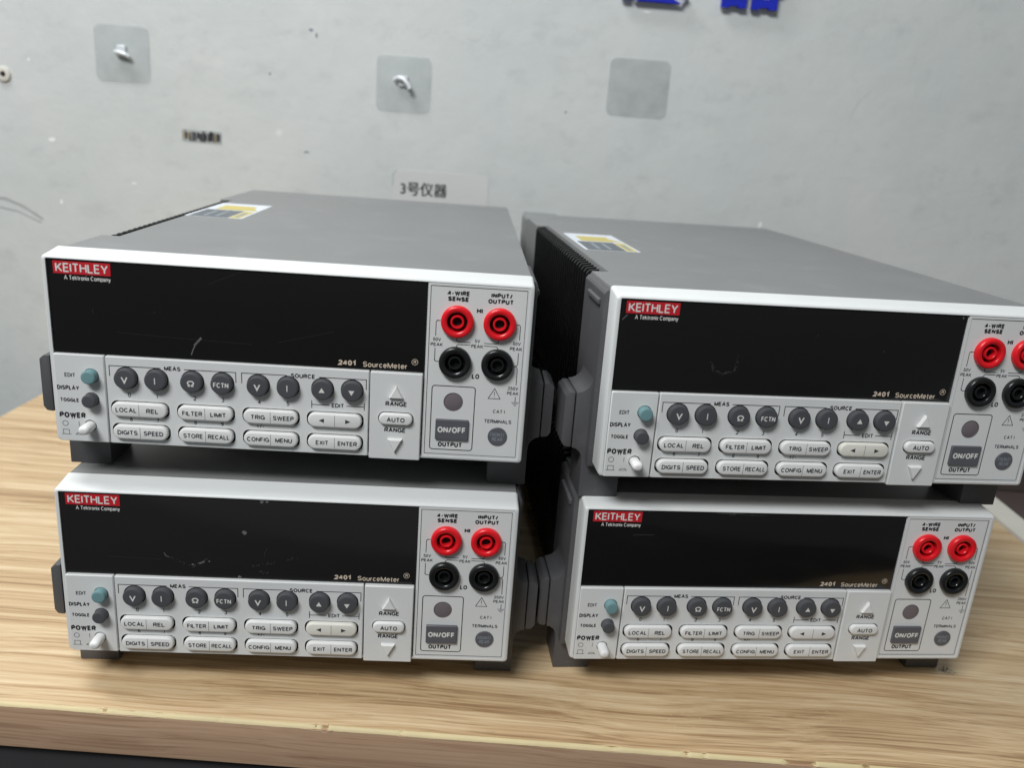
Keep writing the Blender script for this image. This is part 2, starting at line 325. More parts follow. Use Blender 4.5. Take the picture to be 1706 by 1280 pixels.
    def build(s, name, parent=None, fix=False, label=None, angle=35):
        me = bpy.data.meshes.new(name)
        me.from_pydata([(x*MM, y*MM, z*MM) for x, y, z in s.v], [], s.f)
        for k in s.mats: me.materials.append(M[k])
        for p, k in zip(me.polygons, s.m): p.material_index = k; p.use_smooth = True
        me.validate(clean_customdata=False); me.update()
        if fix:
            bm = bmesh.new(); bm.from_mesh(me); bmesh.ops.recalc_face_normals(bm, faces=bm.faces); bm.to_mesh(me); bm.free()
        me.set_sharp_from_angle(angle=math.radians(angle))
        o = bpy.data.objects.new(name, me); COL.objects.link(o)
        if parent: o.parent = parent
        if label: o['label'] = label
        return o
def empty(name, loc=(0, 0, 0), rot=(0, 0, 0)):
    o = bpy.data.objects.new(name, None); COL.objects.link(o); o.location = [c*MM for c in loc]; o.rotation_euler = rot
    o.empty_display_size = 0.02; return o
def tag(o, label=None, cat=None, group=None, kind=None):
    if label: o['label'] = label
    if cat: o['category'] = cat
    if group: o['group'] = group
    if kind: o['kind'] = kind
    return o
def arc(cx, cz, r, a0, a1, n=6): return [(cx+r*math.cos(math.radians(a0+(a1-a0)*i/n)), cz+r*math.sin(math.radians(a0+(a1-a0)*i/n))) for i in range(n+1)]

# ------------------------------------------------------------------ the room: wall, floor
WY = 800.0
b = MB(); b.prism([(-2500, -760), (2500, -760), (2500, 1500), (-2500, 1500)], WY, WY+120, 'wall')
tag(b.build('wall'), 'pale grey painted wall with smudges and flecks', kind='structure')
b = MB(); b.box(-2500, 2500, -1500, WY, -760, -740, 'dark')
tag(b.build('floor'), 'dark floor', kind='structure')

# ------------------------------------------------------------------ desk
TX0, TX1, TY0, TY1, TH = -447.0, 398.0, 329.5, 792.0, 24.0
desk = tag(empty('desk', (0, 0, 0)), 'light wood grain desk carrying both stacks of instruments', 'desk')
# desktop: sheet, sides and underside
b = MB()
b.prism([(TX0, -TH), (TX1, -TH), (TX1, 0), (TX0, 0)], TY0+1.2, TY1, 'wood_top')
rs = random.Random(21)
def score(cx, cy, n, L, spread, mat, w=.22):
    for i in range(n):
        x, y = cx+rs.gauss(0, spread), cy+rs.gauss(0, spread*.7); a = rs.uniform(-.9, 1.6); l = rs.uniform(.3, 1)*L; dx, dy = math.cos(a)*l, math.sin(a)*l; nx, ny = -math.sin(a)*w, math.cos(a)*w
        z = .03+.004*i
        b.add([(x-nx, y-ny, z), (x+dx*.5+ny, y+dy*.5-nx, z), (x+dx, y+dy, z), (x+dx*.5+ny+nx*2, y+dy*.5-nx+ny*2, z), (x+nx, y+ny, z)], [(0, 1, 2, 3, 4)], mat)
score(256, 412, 16, 5.0, 2.2, 'scuff_table'); score(96, 352, 8, 4, 6, 'scratch_pale', .14); score(170, 372, 10, 3, 10, 'scratch_pale', .12); score(-60, 340, 7, 6, 12, 'scratch_pale', .1); score(-390, 520, 8, 8, 20, 'scratch_pale', .15)
o = b.build('desktop', desk)
# front fascia strip
b = MB(); b.box(TX0, TX1, TY0-0.4, TY0+1.15, -TH-0.2, -1.3, 'wood_edge', 0.15)
b.build('front_edge', desk)
# pale worn edging between top and fascia, with chips knocked out
b = MB(); nseg = 900; rows = []
chips = [(-181, 3, 1.1), (-170, 7, .6), (-155, 8, .55), (-126, 1.5, .6), (-81, 5, .6), (-76, 2.0, 2.0), (95, 2.5, .7), (104, 2, .7), (14+135, 8.5, 3.4), (180, 2, 1.2), (-40, 2, .7), (60, 5, .6), (250, 3, .8)]
rnd = random.Random(3); wob = [0.0]*(nseg+1); q = 0
for i in range(nseg+1): q = q*0.85+rnd.uniform(-.05, .05); wob[i] = q
for i in range(nseg+1):
    x = TX0+(TX1-TX0)*i/nseg; cd = 0
    for cx, hw, dp in chips:
        t = abs(x-cx)/hw
        if t < 1: cd = max(cd, dp*(1-t**1.6)*(0.6+0.4*math.sin(x*2.9+cx)**2+0.2*rnd.random()))
    rows.append([(x, TY0+1.5+wob[i]+cd*.9, 0.08), (x, TY0+0.9+wob[i]+cd*.8, 0.05-cd*.3), (x, TY0-0.05+wob[i]*.5+cd*.5, -0.55-cd*.5), (x, TY0-0.5, -1.5-wob[i]*1.5-cd*.55)])
vs = [p for rw in rows for p in rw]; fs = []; fc = []
for i in range(nseg):
    x = TX0+(TX1-TX0)*(i+.5)/nseg
    inch = rows[i][0][1]-TY0-1.5-wob[i] > .62
    for k in range(3):
        fq = (i*4+k, i*4+k+1, (i+1)*4+k+1, (i+1)*4+k); (fc if inch and k < 2 else fs).append(fq)
b.add(vs, fs, 'band'); b.add(vs, fc, 'chip')
b.build('edge_band', desk, fix=True, label='pale edging strip, chipped in several places', angle=50)
b = MB(); b.box(TX0+6, TX1-6, TY0+4, TY1-10, -738, -TH-.3, 'dark'); b.build('cabinet_body', desk)
# white board edge along the right side of the desk and dark cabinet beyond it
b = MB(); b.box(TX1+1.2, TX1+23, 330, TY1, -40, 2.5, 'white_edge', 1.0)
tag(b.build('edge_board'), 'worn off-white board edge running along the right side of the desk', 'board')
b = MB(); b.box(TX1+24, TX1+500, 360, TY1, -738, -30, 'dark_brown', 2.0)
b.box(TX1+24, TX1+500, 765, TY1+4, -29.5, 35, 'dark_brown', 2.0)
tag(b.build('cabinet'), 'dark brown cabinet beyond the white board edge at far right', 'cabinet')

# ------------------------------------------------------------------ one source meter, built once (mm, origin = lower left of its face)
WD, HF, DP, TB = 213.1, 85.9, 352.7, 14.1
YP = -1.1          # front plane of the keypad panels
def rocker(b, xc, zc, w, h, mat='key'):
    x0, x1, z0, z1 = xc-w/2, xc+w/2, zc-h/2, zc+h/2
    def R(d): return rrect(x0+d, x1-d, z0+d, z1-d, h/2-d, 7)
    b.loft([(R(0), YP+2.6), (R(0), YP-1.3), (R(.12), YP-1.65), (R(.45), YP-1.95), (R(.9), YP-2.05)], mat)
def roundkey(b, xc, zc, r, h, mat):
    b.lathe(xc, zc, [(r, YP+2.6), (r, YP-h+.55), (r-.1, YP-h+.25), (r-.45, YP-h+.03), (r-.9, YP-h)], mat, 40)
pill_rows = [(17.4, [(38.7, 'LOCAL', 9.3, 'REL', 5.4), (67.9, 'FILTER', 8.9, 'LIMIT', 7.0), (97.1, 'TRIG', 6.4, 'SWEEP', 9.4), (126.1, None, 0, None, 0)]),
             (6.6, [(38.7, 'DIGITS', 8.9, 'SPEED', 8.7), (67.9, 'STORE', 8.8, 'RECALL', 9.8), (97.1, 'CONFIG', 10.0, 'MENU', 7.6), (126.1, 'EXIT', 5.8, 'ENTER', 8.8)])]
PW, PH = 24.4, 6.7
keys = [(33.5, 'V', 3.0), (46.7, 'I', 0), (62.4, '\u03a9', 3.2), (75.7, 'FCTN', 6.8), (91.6, 'V', 3.0), (104.9, 'I', 0), (120.3, 'up', 0), (133.6, 'down', 0)]
KZ, KR, KH = 32.1, 4.75, 2.9

def unit_proto():
    root = empty('source_meter')
    # --- case
    b = MB()
    plan = [(0.4, TB+.05), (WD-.4, TB+.05), (WD-.4, 318), (0.4, 318), (0.4, 263), (9.2, 263), (9.2, 60), (0.4, 60)]
    b.prism(plan, 1.0, HF+.1, 'case', 1.1, 'z', lambda e: all(v.co.z > HF-.5 for v in e.verts))
    b.build('cover', root)
    b = MB()
    def R(d): return rrect(-.1+d, WD+.1-d, .4+d, HF+.12-d, 3, 4)
    b.loft([(R(.3), 318.05), (R(0), 318.5), (R(0), DP-3), (R(1.2), DP-.6), (R(3), DP)], 'case', True)
    b.build('rear_bezel', root)
    # --- heat sink in the left side recess
    b = MB(); b.box(6.6, 9.15, 60.1, 262.9, 3, 82.0, 'fin')
    y = 63.0
    while y < 262:
        b.prism([(6.7, 3), (.2, 3), (.2, 82.6), (1.4, 84.5), (6.7, 85.4)], y, y+2.0, 'fin', .35); y += 7.1
    b.build('heat_sink', root)
    # --- front bezel
    b = MB()
    def R(d, top, r=1.6): return rrect(d, WD-d, d, top-d, r, 4)
    inn = rrect(1.9, WD-1.9, 1.5, 83.9, .6, 4)
    b.loft([(R(0, 86.9), TB), (R(0, 85.9), 7), (R(0, 85.15), 1.0), (R(.25, 85.0), .35), (R(.8, 84.95), 0), (inn, 0), (inn, 3.2)], 'bezel', True, True)
    b.build('front_bezel', root)
    # --- keypad: three raised sections with holes for the keys
    holes = {'l': [circ(18.0, 32.2, 3.35, 28), circ(17.5, 21.0, 3.35, 28), circ(16.0, 8.3, 2.75, 24)], 'm': [], 'r': []}
    for x, t, w in keys: holes['m'].append(circ(x, KZ, KR+.45, 36))
    for z, row in pill_rows:
        for rr in row: holes['m'].append(rrect(rr[0]-PW/2-.75, rr[0]+PW/2+.75, z-PH/2-.3, z+PH/2+.45, PH/2-.3, 7))
    tri_up = [(150.5, 29.9), (156.7, 29.9), (153.6, 35.6)]; tri_dn = [(150.4, 9.8), (156.8, 9.8), (153.5, 3.4)]
    holes['r'] = [rrect(145.6, 161.9, 16.5, 23.0, 3.2, 7)]
    b = MB()
    for key, x0, x1, z0, yy in (('l', 2.1, 23.9, .35, YP), ('m', 24.5, 141.1, .35, YP), ('r', 141.7, 165.2, -.5, YP-.5)):
        out = rrect(x0, x1, z0, 41.6, .4, 3); o2 = rrect(x0+.35, x1-.35, z0+.35, 41.25, .4, 3)
        b.loft([(out, 3), (out, yy+.45)], 'panel', False, False)
        b.loft([(out, yy+.45), (o2, yy)], 'panel', False, False)
        b.plate(o2, holes[key], yy, 'panel')
        for h in holes[key]:
            b.loft([(h[::-1], yy), (h[::-1], yy+2.4)], 'gap', False, False)
            b.plate(h, [], yy+2.3, 'gap')
    # printed legend
    T = YP-.04
    def t(s_, x0, x1, z, cap, bold=.0, mat='ink'): b.text(s_, x0, x1, z, cap, T, mat, bold*1.6+.012)
    t('EDIT', 6.4, 11.1, 32.0, 1.75, .008, 'ink_grey'); t('DISPLAY', 2.7, 12.4, 26.0, 1.95, .03); t('TOGGLE', 3.6, 11.9, 20.2, 1.7, .03)
    t('POWER', 2.7, 14.3, 13.0, 2.5, .04)
    b.stroke(circ(5.0, 8.9, 1.2, 24), .22, T, 'ink', True); b.stroke([(11.0, 7.8), (11.0, 10.1)], .22, T, 'ink')
    b.stroke([(3.0, 3.7), (3.8, 3.7), (3.8, 5.9), (6.4, 5.9), (6.4, 3.7), (7.2, 3.7)], .22, T, 'ink'); b.stroke([(3.8, 3.7), (6.4, 3.7)], .22, T, 'ink')
    b.stroke([(9.2, 3.7), (12.8, 3.7), (12.0, 4.5), (10.0, 4.5), (9.2, 3.7)], .22, T, 'ink')
    lw = .36
    b.stroke([(26.1, 32.6), (26.1, 37.4), (48.6, 37.4)], lw, T, 'ink'); b.stroke([(58.8, 37.4), (81.6, 37.4), (81.6, 32.6)], lw, T, 'ink'); t('MEAS', 50.1, 57.3, 37.5, 1.9, .012)
    b.stroke([(84.2, 32.6), (84.2, 37.4), (104.3, 37.4)], lw, T, 'ink'); b.stroke([(118.6, 37.4), (139.9, 37.4), (139.9, 32.6)], lw, T, 'ink'); t('SOURCE', 106.0, 116.9, 37.5, 1.9, .012)
    for x, n in ((34.2, '0'), (46.4, '1'), (63.2, '2'), (75.6, '3'), (91.9, '4'), (104.7, '5')): t(n, x-.65*(1 if n != '1' else .5), x+.65*(1 if n != '1' else .5), 24.0, 1.9, 0, 'ink_grey')
    for x, n in ((34.4, '6'), (46.2, '7'), (63.0, '8'), (75.0, '9')): t(n, x-.6, x+.6, 12.4, 1.7, 0, 'ink_grey')
    t('+/-', 90.3, 93.9, 12.4, 1.6, .01, 'ink_grey')
    b.stroke([(115.4, 22.6), (115.4, 26.2)], lw, T, 'ink'); b.stroke([(139.2, 22.6), (139.2, 26.2)], lw, T, 'ink')
    b.stroke([(115.4, 24.3), (123.4, 24.3)], lw, T, 'ink'); b.stroke([(131.0, 24.3), (139.2, 24.3)], lw, T, 'ink'); t('EDIT', 124.4, 130.0, 24.3, 1.9, .005, 'ink_grey')
    T = YP-.54
    t('RANGE', 148.8, 158.6, 26.8, 2.1, .012); t('RANGE', 148.6, 158.4, 14.1, 2.1, .012)
    b.build('keypad_panel', root)
    # --- terminal panel
    b = MB(); yt = .5
    jx = [(179.5, 'red', 66.7), (198.5, 'red', 66.7), (179.4, 'black', 47.7), (198.6, 'black', 47.7)]
    out = rrect(166.0, 211.2, 1.5, 83.7, .5, 3)
    inn = rrect(167.1, 210.2, 2.6, 82.6, .4, 3)
    b.loft([(out, 3), (out, .15)], 'panel', False, False); b.plate(out, [inn], .15, 'panel')
    b.loft([(inn, .15), (inn, .75)], 'seam', False, False)
    in2 = rrect(167.4, 209.9, 2.9, 82.3, .3, 3)
    b.plate(inn, [in2], .75, 'seam'); b.loft([(in2, .75), (in2, yt)], 'panel', False, False)
    led = circ(179.6, 28.6, 4.5, 36)
    b.plate(in2, [circ(x, z, 5.0, 40) for x, _, z in jx]+[led], yt, 'panel')
    T = yt-.04
    def t(s_, x0, x1, z, cap, bold=.0, mat='ink'): b.text(s_, x0, x1, z, cap, T, mat, bold*1.6+.012)
    t('4-WIRE', 174.6, 184.5, 79.5, 2.0, .035); t('SENSE', 174.8, 184.2, 76.9, 2.0, .035)
    t('INPUT/', 193.9, 203.4, 79.5, 2.0, .035); t('OUTPUT', 192.7, 204.1, 76.8, 2.0, .035)
    t('HI', 187.9, 190.6, 72.1, 2.2, .03); t('LO', 187.4, 190.9, 41.5, 2.2, .03)
    w = .32
    b.stroke([(172.2, 66.7), (170.9, 66.7)]+arc(170.9, 65.9, .8, 90, 180, 4)+[(170.1, 59.6)], w, T, 'ink')
    b.stroke([(170.1, 53.9), (170.1, 48.5)]+arc(170.9, 48.5, .8, 180, 270, 4)+[(172.2, 47.7)], w, T, 'ink')
    b.stroke([(205.9, 66.7), (207.1, 66.7)]+arc(207.1, 65.9, .8, 90, 0, 4)+[(207.9, 59.6)], w, T, 'ink')
    b.stroke([(207.9, 53.7), (207.9, 48.6), (207.5, 47.6), (206.1, 47.3), (207.5, 47.0), (207.9, 46.0), (207.9, 38.3)], w, T, 'ink')
    b.stroke([(179.5, 58.9), (179.7, 57.9), (180.4, 57.3), (185.9, 57.3)], w, T, 'ink'); b.stroke([(192.0, 57.3), (197.6, 57.3), (198.3, 57.9), (198.5, 58.9)], w, T, 'ink')
    b.stroke([(179.5, 54.9), (179.7, 55.5), (180.4, 56.1), (185.9, 56.1)], w, T, 'ink'); b.stroke([(192.0, 56.1), (197.6, 56.1), (198.3, 55.5), (198.5, 54.9)], w, T, 'ink')
    g = 'ink_grey'
    t('50V', 169.0, 172.6, 58.0, 1.5, 0, g); t('PEAK', 168.0, 173.5, 55.6, 1.5, 0, g); t('5V', 187.8, 190.2, 58.2, 1.5, 0, g); t('PEAK', 186.3, 191.7, 55.7, 1.5, 0, g)
    t('50V', 205.0, 208.6, 58.0, 1.5, 0, g); t('PEAK', 203.8, 209.4, 55.5, 1.5, 0, g); t('250V', 204.2, 209.0, 36.7, 1.5, 0, g); t('PEAK', 204.0, 209.3, 34.3, 1.5, 0, g)
    b.stroke([(208.0, 32.8), (208.0, 30.0)], w, T, g)
    for k, hw in enumerate((1.7, 1.2, .6)): b.stroke([(208.0-hw, 30.0-k*.75), (208.0+hw, 30.0-k*.75)], .26, T, g)
    b.stroke([(195.5, 31.3), (201.0, 31.3), (198.25, 36.2)], .3, T, 'ink', True)
    b.stroke([(198.25, 34.6), (198.25, 32.9)], .28, T, 'ink'); b.stroke([(198.25, 32.4), (198.25, 32.1)], .28, T, 'ink')
    t('CAT I', 198.1, 203.6, 25.1, 1.6, 0, g); t('TERMINALS', 194.3, 207.0, 20.2, 1.7, .005, g)
    b.stroke(rrect(169.6, 189.4, 5.0, 36.2, 1.3, 5), .42, T, 'ink', True)
    t('OUTPUT', 173.4, 184.8, 7.5, 2.2, .035)
    b.build('terminal_panel', root)
    for x, mt, z in jx:
        j = MB()
        j.lathe(x, z, [(7.35, yt+.1), (7.35, -1.2), (7.2, -1.7), (6.7, -2.1), (5.9, -2.2), (5.0, -2.0), (4.6, -1.6), (4.5, 6.5), (3.15, 6.5), (3.1, -1.0), (2.9, -1.35), (2.4, -1.35), (2.15, -1.0), (2.1, 7.0)], mt, 56, False)
        for ra, rb, yy_ in ((4.62, 3.0, 2.6), (2.2, .05, 1.6)): j.lathe(x, z, [(ra, yy_), (rb, yy_+.01)], 'gap', 56)  # dark discs paint the shade inside the socket
        j.build('banana_jack', root, label='red banana socket' if mt == 'red' else 'black banana socket')
    j = MB(); j.lathe(179.6, 28.6, [(4.5, yt), (4.45, 1.0), (3.4, .75), (1.7, .6), (.3, .55)], 'lens', 36); j.build('indicator_lens', root)
    j = MB(); j.loft([(rrect(171.9+d, 187.2-d, 10.3+d, 20.2-d, .5, 3), y_) for d, y_ in ((0, yt), (0, -.5), (.25, -.8))], 'onoff')
    j.text('ON/OFF', 173.0, 186.1, 15.3, 2.7, -.85, 'ink_white', .045); j.build('output_button', root, label='grey ON/OFF button')
    j = MB(); j.lathe(200.9, 12.9, [(4.5, yt), (4.5, .1), (4.25, -.1)], 'onoff', 40)
    j.text('FRONT/', 197.5, 204.2, 13.9, 1.7, -.14, 'label_mid'); j.text('REAR', 198.5, 203.4, 11.6, 1.7, -.14, 'label_mid'); j.build('terminal_button', root)
    # --- keys
    for z, row in pill_rows:
        for xc, a, wa, c, wc in row:
            j = MB(); rocker(j, xc, z, PW, PH); yf = YP-2.09
            j.stroke([(xc, z-PH/2+.7), (xc, z+PH/2-.7)], .16, yf, 'ink_grey')
            if a: j.ctext(a, xc-5.6, wa, z, 2.05, yf, 'ink_grey', .02); j.ctext(c, xc+5.9, wc, z, 2.05, yf, 'ink_grey', .02)
            else:
                j.add([(xc-7.2, yf, z), (xc-4.8, yf, z+1.05), (xc-4.8, yf, z-1.05)], [(0, 1, 2)], 'ink_grey'); j.add([(xc+7.2, yf, z), (xc+4.8, yf, z+1.05), (xc+4.8, yf, z-1.05)], [(0, 1, 2)], 'ink_grey')
            o_ = j.build('rocker_key', root)
            if not a: o_['arrows'] = 1
    for x, s_, w in keys:
        j = MB(); roundkey(j, x, KZ, KR, KH, 'key_dark'); yf = YP-KH-.04
        if s_ == 'I': j.stroke([(x, KZ-1.45), (x, KZ+1.45)], .42, yf, 'ink_white')
        elif s_ == 'up': j.add([(x-1.35, yf, KZ-1.1), (x+1.35, yf, KZ-1.1), (x, yf, KZ+1.2)], [(0, 1, 2)], 'ink_white')
        elif s_ == 'down': j.add([(x-1.35, yf, KZ+.6), (x+1.35, yf, KZ+.6), (x, yf, KZ-1.7)], [(0, 1, 2)], 'ink_white')
        else: j.ctext(s_, x, w, KZ-.2, 2.9 if s_ == 'V' else (2.6 if len(s_) == 1 else 2.2), yf, 'ink_white', .025)
        j.build('round_key', root)
    j = MB(); roundkey(j, 18.0, 32.2, 3.1, 3.9, 'key_teal'); j.build('round_key', root, label='small teal edit key')
    j = MB(); roundkey(j, 17.5, 21.0, 3.1, 3.9, 'key_dark'); j.build('round_key', root, label='small dark toggle key')
    j = MB(); R_ = lambda d, e=0: rrect(16.0-2.45+d, 16.0+2.45-d, 8.3-2.1+d, 8.3+2.1-d, 2.1-d, 6)
    j.loft([(R_(0), YP+2), (R_(0), -7.6), (R_(.25), -8.3), (R_(.7), -8.8), (R_(1.3), -9.05)], 'key'); j.build('power_button', root)
    j = MB()
    def A(d): return rrect(146.1+d, 161.4-d, 17.0+d, 22.5-d, 2.75-d, 7)
    y0 = YP-.5
    j.loft([(A(0), y0+2), (A(0), y0-1.2), (A(.15), y0-1.5), (A(.5), y0-1.8), (A(1.0), y0-1.9)], 'key'); j.text('AUTO', 149.7, 157.9, 19.75, 2.1, y0-1.94, 'ink_grey', .02); j.build('auto_key', root)
    for tri in (tri_up, tri_dn):
        cx = sum(p[0] for p in tri)/3; cz = sum(p[1] for p in tri)/3
        sc = lambda k: [(cx+(p[0]-cx)*k, cz+(p[1]-cz)*k) for p in (tri if tri is tri_up else tri[::-1])]
        j = MB(); j.loft([(sc(1.08), y0+.1), (sc(1.0), y0-1.3), (sc(.85), y0-1.7)], 'key'); j.build('range_key', root)
    # --- side brackets, handle ends, feet
    for side in (0, 1):
        mx = (lambda P: P) if side == 0 else (lambda P: [(WD-x, z) for x, z in P][::-1])
        b = MB()
        b.prism(mx([(1, 84.9), (-1.3, 84.3), (-2.5, 82.6), (-2.5, -1), (1, -1)]), TB+.1, 58.5, 'bracket', .5)
        hub = [(0, 42), (-2.6, 41)]+[(-2.6-6.8*(1-math.cos(math.radians(a))), 41-6.8*math.sin(math.radians(a))) for a in (15, 30, 45, 60, 75, 90)]+[(-9.45, 6.2), (-7.6, 5.8), (-5.8, 4.4), (-4.5, 2.2), (-4.1, -1), (-4.1, -19.3), (15.2, -19.3), (15.2, -.9), (0, -.9)]
        b.prism(mx(hub), 19.5, 45, 'bracket', .5)
        b.prism(mx([(-2.4, 79.6), (-3.9, 79.0), (-3.9, 76.9), (-2.4, 76.3)]), 20, 46, 'bracket', .5)
        b.build('side_bracket', root)
        b = MB()
        arm = [(-9.95, 6.3), (-9.95, 34.3), (-12.6, 34.3), (-14.9, 32.3), (-14.9, 9.0), (-13.4, 6.6)]
        b.prism(mx(arm), 19.8, 43, 'bracket', .8)
        b.build('handle_arm', root)
        for yy in (288,):
            b = MB(); x0, x1 = (4, 20) if side == 0 else (WD-20, WD-4)
            b.box(x0, x1, yy, yy+16, -19.3, 1.1, 'foot', .8); b.build('rear_foot', root)
    return root

def window_mesh(marks, wm='window'):
    """black display window with badge lettering and this unit's own scratches"""
    b = MB()
    b.loft([(rrect(2.0, 165.6, 41.7, 83.8, .4, 3), 3), (rrect(2.0, 165.6, 41.7, 83.8, .4, 3), .9), (rrect(2.25, 165.35, 41.9, 83.4, .4, 3), .7)], wm)
    y = .65
    b.text('A Tektronix Company', 9.0, 28.7, 75.7, 1.8, y, 'ink_white', .0)
    b.text('2401', 126.9, 134.6, 44.5, 2.3, y, 'ink_tan', .04); b.text('SourceMeter', 137.9, 157.9, 44.3, 2.35, y, 'ink_tan', .0)
    b.stroke(circ(161.3, 46.6, 1.35, 28), .22, y, 'ink_tan', True); b.text('R', 160.75, 161.95, 46.6, 1.4, y, 'ink_tan', .012)
    for kind, pts, w in marks:
        if kind == 'blob':
            (x, z) = pts[0]; rn = random.Random(int(x*31)); P = [(x+w*math.cos(a)*rn.uniform(.6, 1.1), z+w*math.sin(a)*rn.uniform(.6, 1.1)) for a in [i*math.pi/5 for i in range(10)]]
            b.add([(p[0], y, p[1]) for p in P], [tuple(range(10))], 'scuff')
        elif kind == 'specks':
            rn = random.Random(int(pts[0][0]*7))
            for i in range(int(w)):
                k = rn.randrange(len(pts)-1); tt = rn.random(); x = pts[k][0]*(1-tt)+pts[k+1][0]*tt+rn.gauss(0, .35); z = pts[k][1]*(1-tt)+pts[k+1][1]*tt+rn.gauss(0, .35); q_ = rn.uniform(.08, .26)
                b.add([(x-q_, y, z), (x, y, z-q_*.5), (x+q_*1.3, y, z+.1*q_), (x, y, z+q_*.6)], [(0, 1, 2, 3)], 'scuff')
        else: b.stroke(pts, w, y, 'scuff_dim' if kind == 'faint' else 'scuff')
    return b
def logo(parent):
    b = MB(); b.loft([(rrect(4.7, 28.9, 77.3, 82.8, .1, 2), .72), (rrect(4.7, 28.9, 77.3, 82.8, .1, 2), .55)], 'logo')
    b.text('KEITHLEY', 5.7, 27.9, 80.05, 3.7, .51, 'ink_white', .0); b.build('logo_badge', parent)

proto = unit_proto()
def place(root, x, y, z, a, tilt, marks, lab, win_label, sticker):
    root.location = (x*MM, y*MM, z*MM); root.rotation_euler = (tilt, 0, a)
    w = window_mesh(marks, 'window_pale' if 'blotches' in win_label else 'window').build('display_window', root, label=win_label); logo(w)
    if sticker:
        y0, sx = sticker; b = MB(); zt = HF+.14
        def q(x0, x1, ya, yb, mat, k, sk=0): b.add([(x0, ya, zt+k), (x1, ya, zt+k), (x1, yb, zt+k), (x0, yb, zt+k)], [(0, 1, 2, 3)], mat)
        L0 = 82; x0 = sx
        q(x0, x0+34, y0, y0+L0, 'label_white', 0)
        q(x0+6, x0+27, y0+43, y0+68, 'label_yellow', .05)
        b.add([(x0+27, y0+44, zt+.05), (x0+33, y0+44, zt+.05), (x0+27, y0+60, zt+.05)], [(0, 1, 2)], 'label_yellow')
        q(x0+2, x0+25.5, y0+1, y0+40, 'label_grey', .05)
        for k in range(2): q(x0+9+k*7, x0+11+k*7, y0+6, y0+33, 'label_mid', .09)
        q(x0+26, x0+32.5, y0+2, y0+38, 'label_yellow', .05)
        q(x0+28, x0+30.5, y0+6, y0+30, 'label_mid', .09)
        cov = next(c for c in root.children if c.name.split('.')[0] == 'cover'); b.build('warning_label', cov)
    tag(root, lab, 'source meter', 'source meters stacked in pairs')
def copy_unit():
    rt = proto.copy(); COL.objects.link(rt)
    for c in proto.children:
        d = c.copy(); COL.objects.link(d); d.parent = rt
    return rt
uB, uC, uD = copy_unit(), copy_unit(), copy_unit()
STK = 105.44
place(proto, -205.58, 355.52, 19.5+STK, 0.0614, 0.0,
      [('line', [(61.8, 44.0), (62.6, 46.4), (63.4, 48.0), (65.4, 50.6)], .45), ('line', [(63.2, 48.2), (66.4, 52.1)], .9), ('faint', [(84.9, 83.0), (78, 80), (70.0, 76.3)], .14), ('faint', [(30, 52.4), (50, 51.6), (88.8, 50.4)], .16), ('specks', [(46, 62), (50, 63)], 4), ('faint', [(20, 62.5), (20.2, 60.2)], .2), ('faint', [(100, 52), (125, 58.5)], .14)],
      'upper white and grey source meter on the left stack', 'black display window with one short diagonal scratch', (157, 9.5))
place(uB, 42.9, 360.34, 19.5+STK, 0.1285, -0.0085,
      [('specks', [(46.7, 56.5), (48.1, 52.9), (52.6, 51.4), (58.0, 52.8), (58.9, 57)], 60), ('faint', [(48.5, 52.6), (52.6, 51.6), (57.6, 52.9), (58.8, 61.0)], .22), ('line', [(3.4, 74.2), (5.6, 76.6)], .3), ('specks', [(78, 83.0), (81.8, 83)], 8), ('blob', [(127.9, 65.0)], .22), ('blob', [(163.3, 82.4)], .5), ('blob', [(94.7, 71)], .18)],
      'upper white and grey source meter on the right stack, cut off by the frame', 'black display window with a small curved scuff', (141, 13))
place(uC, -204.64, 346.96, 19.5, 0.0728, 0.0,
      [('blob', [(85.0, 66.3)], 1.25), ('blob', [(93.2, 82.6)], 1.1), ('blob', [(95.6, 82.7)], .8), ('blob', [(82.2, 42.6)], 1.0), ('specks', [(47.7, 54.0), (49.5, 51.8), (60.4, 47.5), (63.2, 49.3), (67.5, 51.6)], 60), ('line', [(47.5, 54.2), (48.2, 52.6), (49.6, 52.0)], .3), ('line', [(63.5, 49.0), (66, 50.2)], .7), ('blob', [(60.5, 48.4)], .6), ('blob', [(68.2, 50.4)], .5), ('faint', [(95.3, 58.6), (94.2, 56.2), (94.0, 53.8)], .3), ('specks', [(91, 46), (96, 45.5)], 16), ('specks', [(86, 48), (110, 54)], 30), ('faint', [(22, 51.2), (46, 50.6)], .22)],
      'lower source meter of the left stack, standing on the desk', 'black display window with several grey blotches and scuffs', None)
place(uD, 39.47, 369.61, 19.5, 0.1191, 0.0,
      [('specks', [(3, 83.0), (35, 83.2)], 40), ('line', [(66, 83.25), (71, 83.1), (80.1, 83.25)], .45), ('specks', [(70, 82.6), (92, 82.7)], 30), ('faint', [(83, 82.0), (92, 82.0)], .3), ('faint', [(25.4, 70.3), (35.9, 70.5)], .5), ('blob', [(69, 83.3)], .6)],
      'lower source meter of the right stack, nearest the right end of the desk', 'black display window with worn upper edge', None)
for c in uB.children:          # the tipped unit rests on slightly worn-down rear feet
    if c.name.startswith('rear_foot'): c.location.z = 2.4*MM

M['key_cream'] = plastic('yellowed_key_rubber', (227, 226, 216), 0.55, 0.03, 0.05, dirt=0.06)
for un in (uB, uC):
    for c in un.children:
        if c.get('arrows'): c.material_slots[0].link = 'OBJECT'; c.material_slots[0].material = M['key_cream']; c['label'] = 'slightly yellowed arrow key'
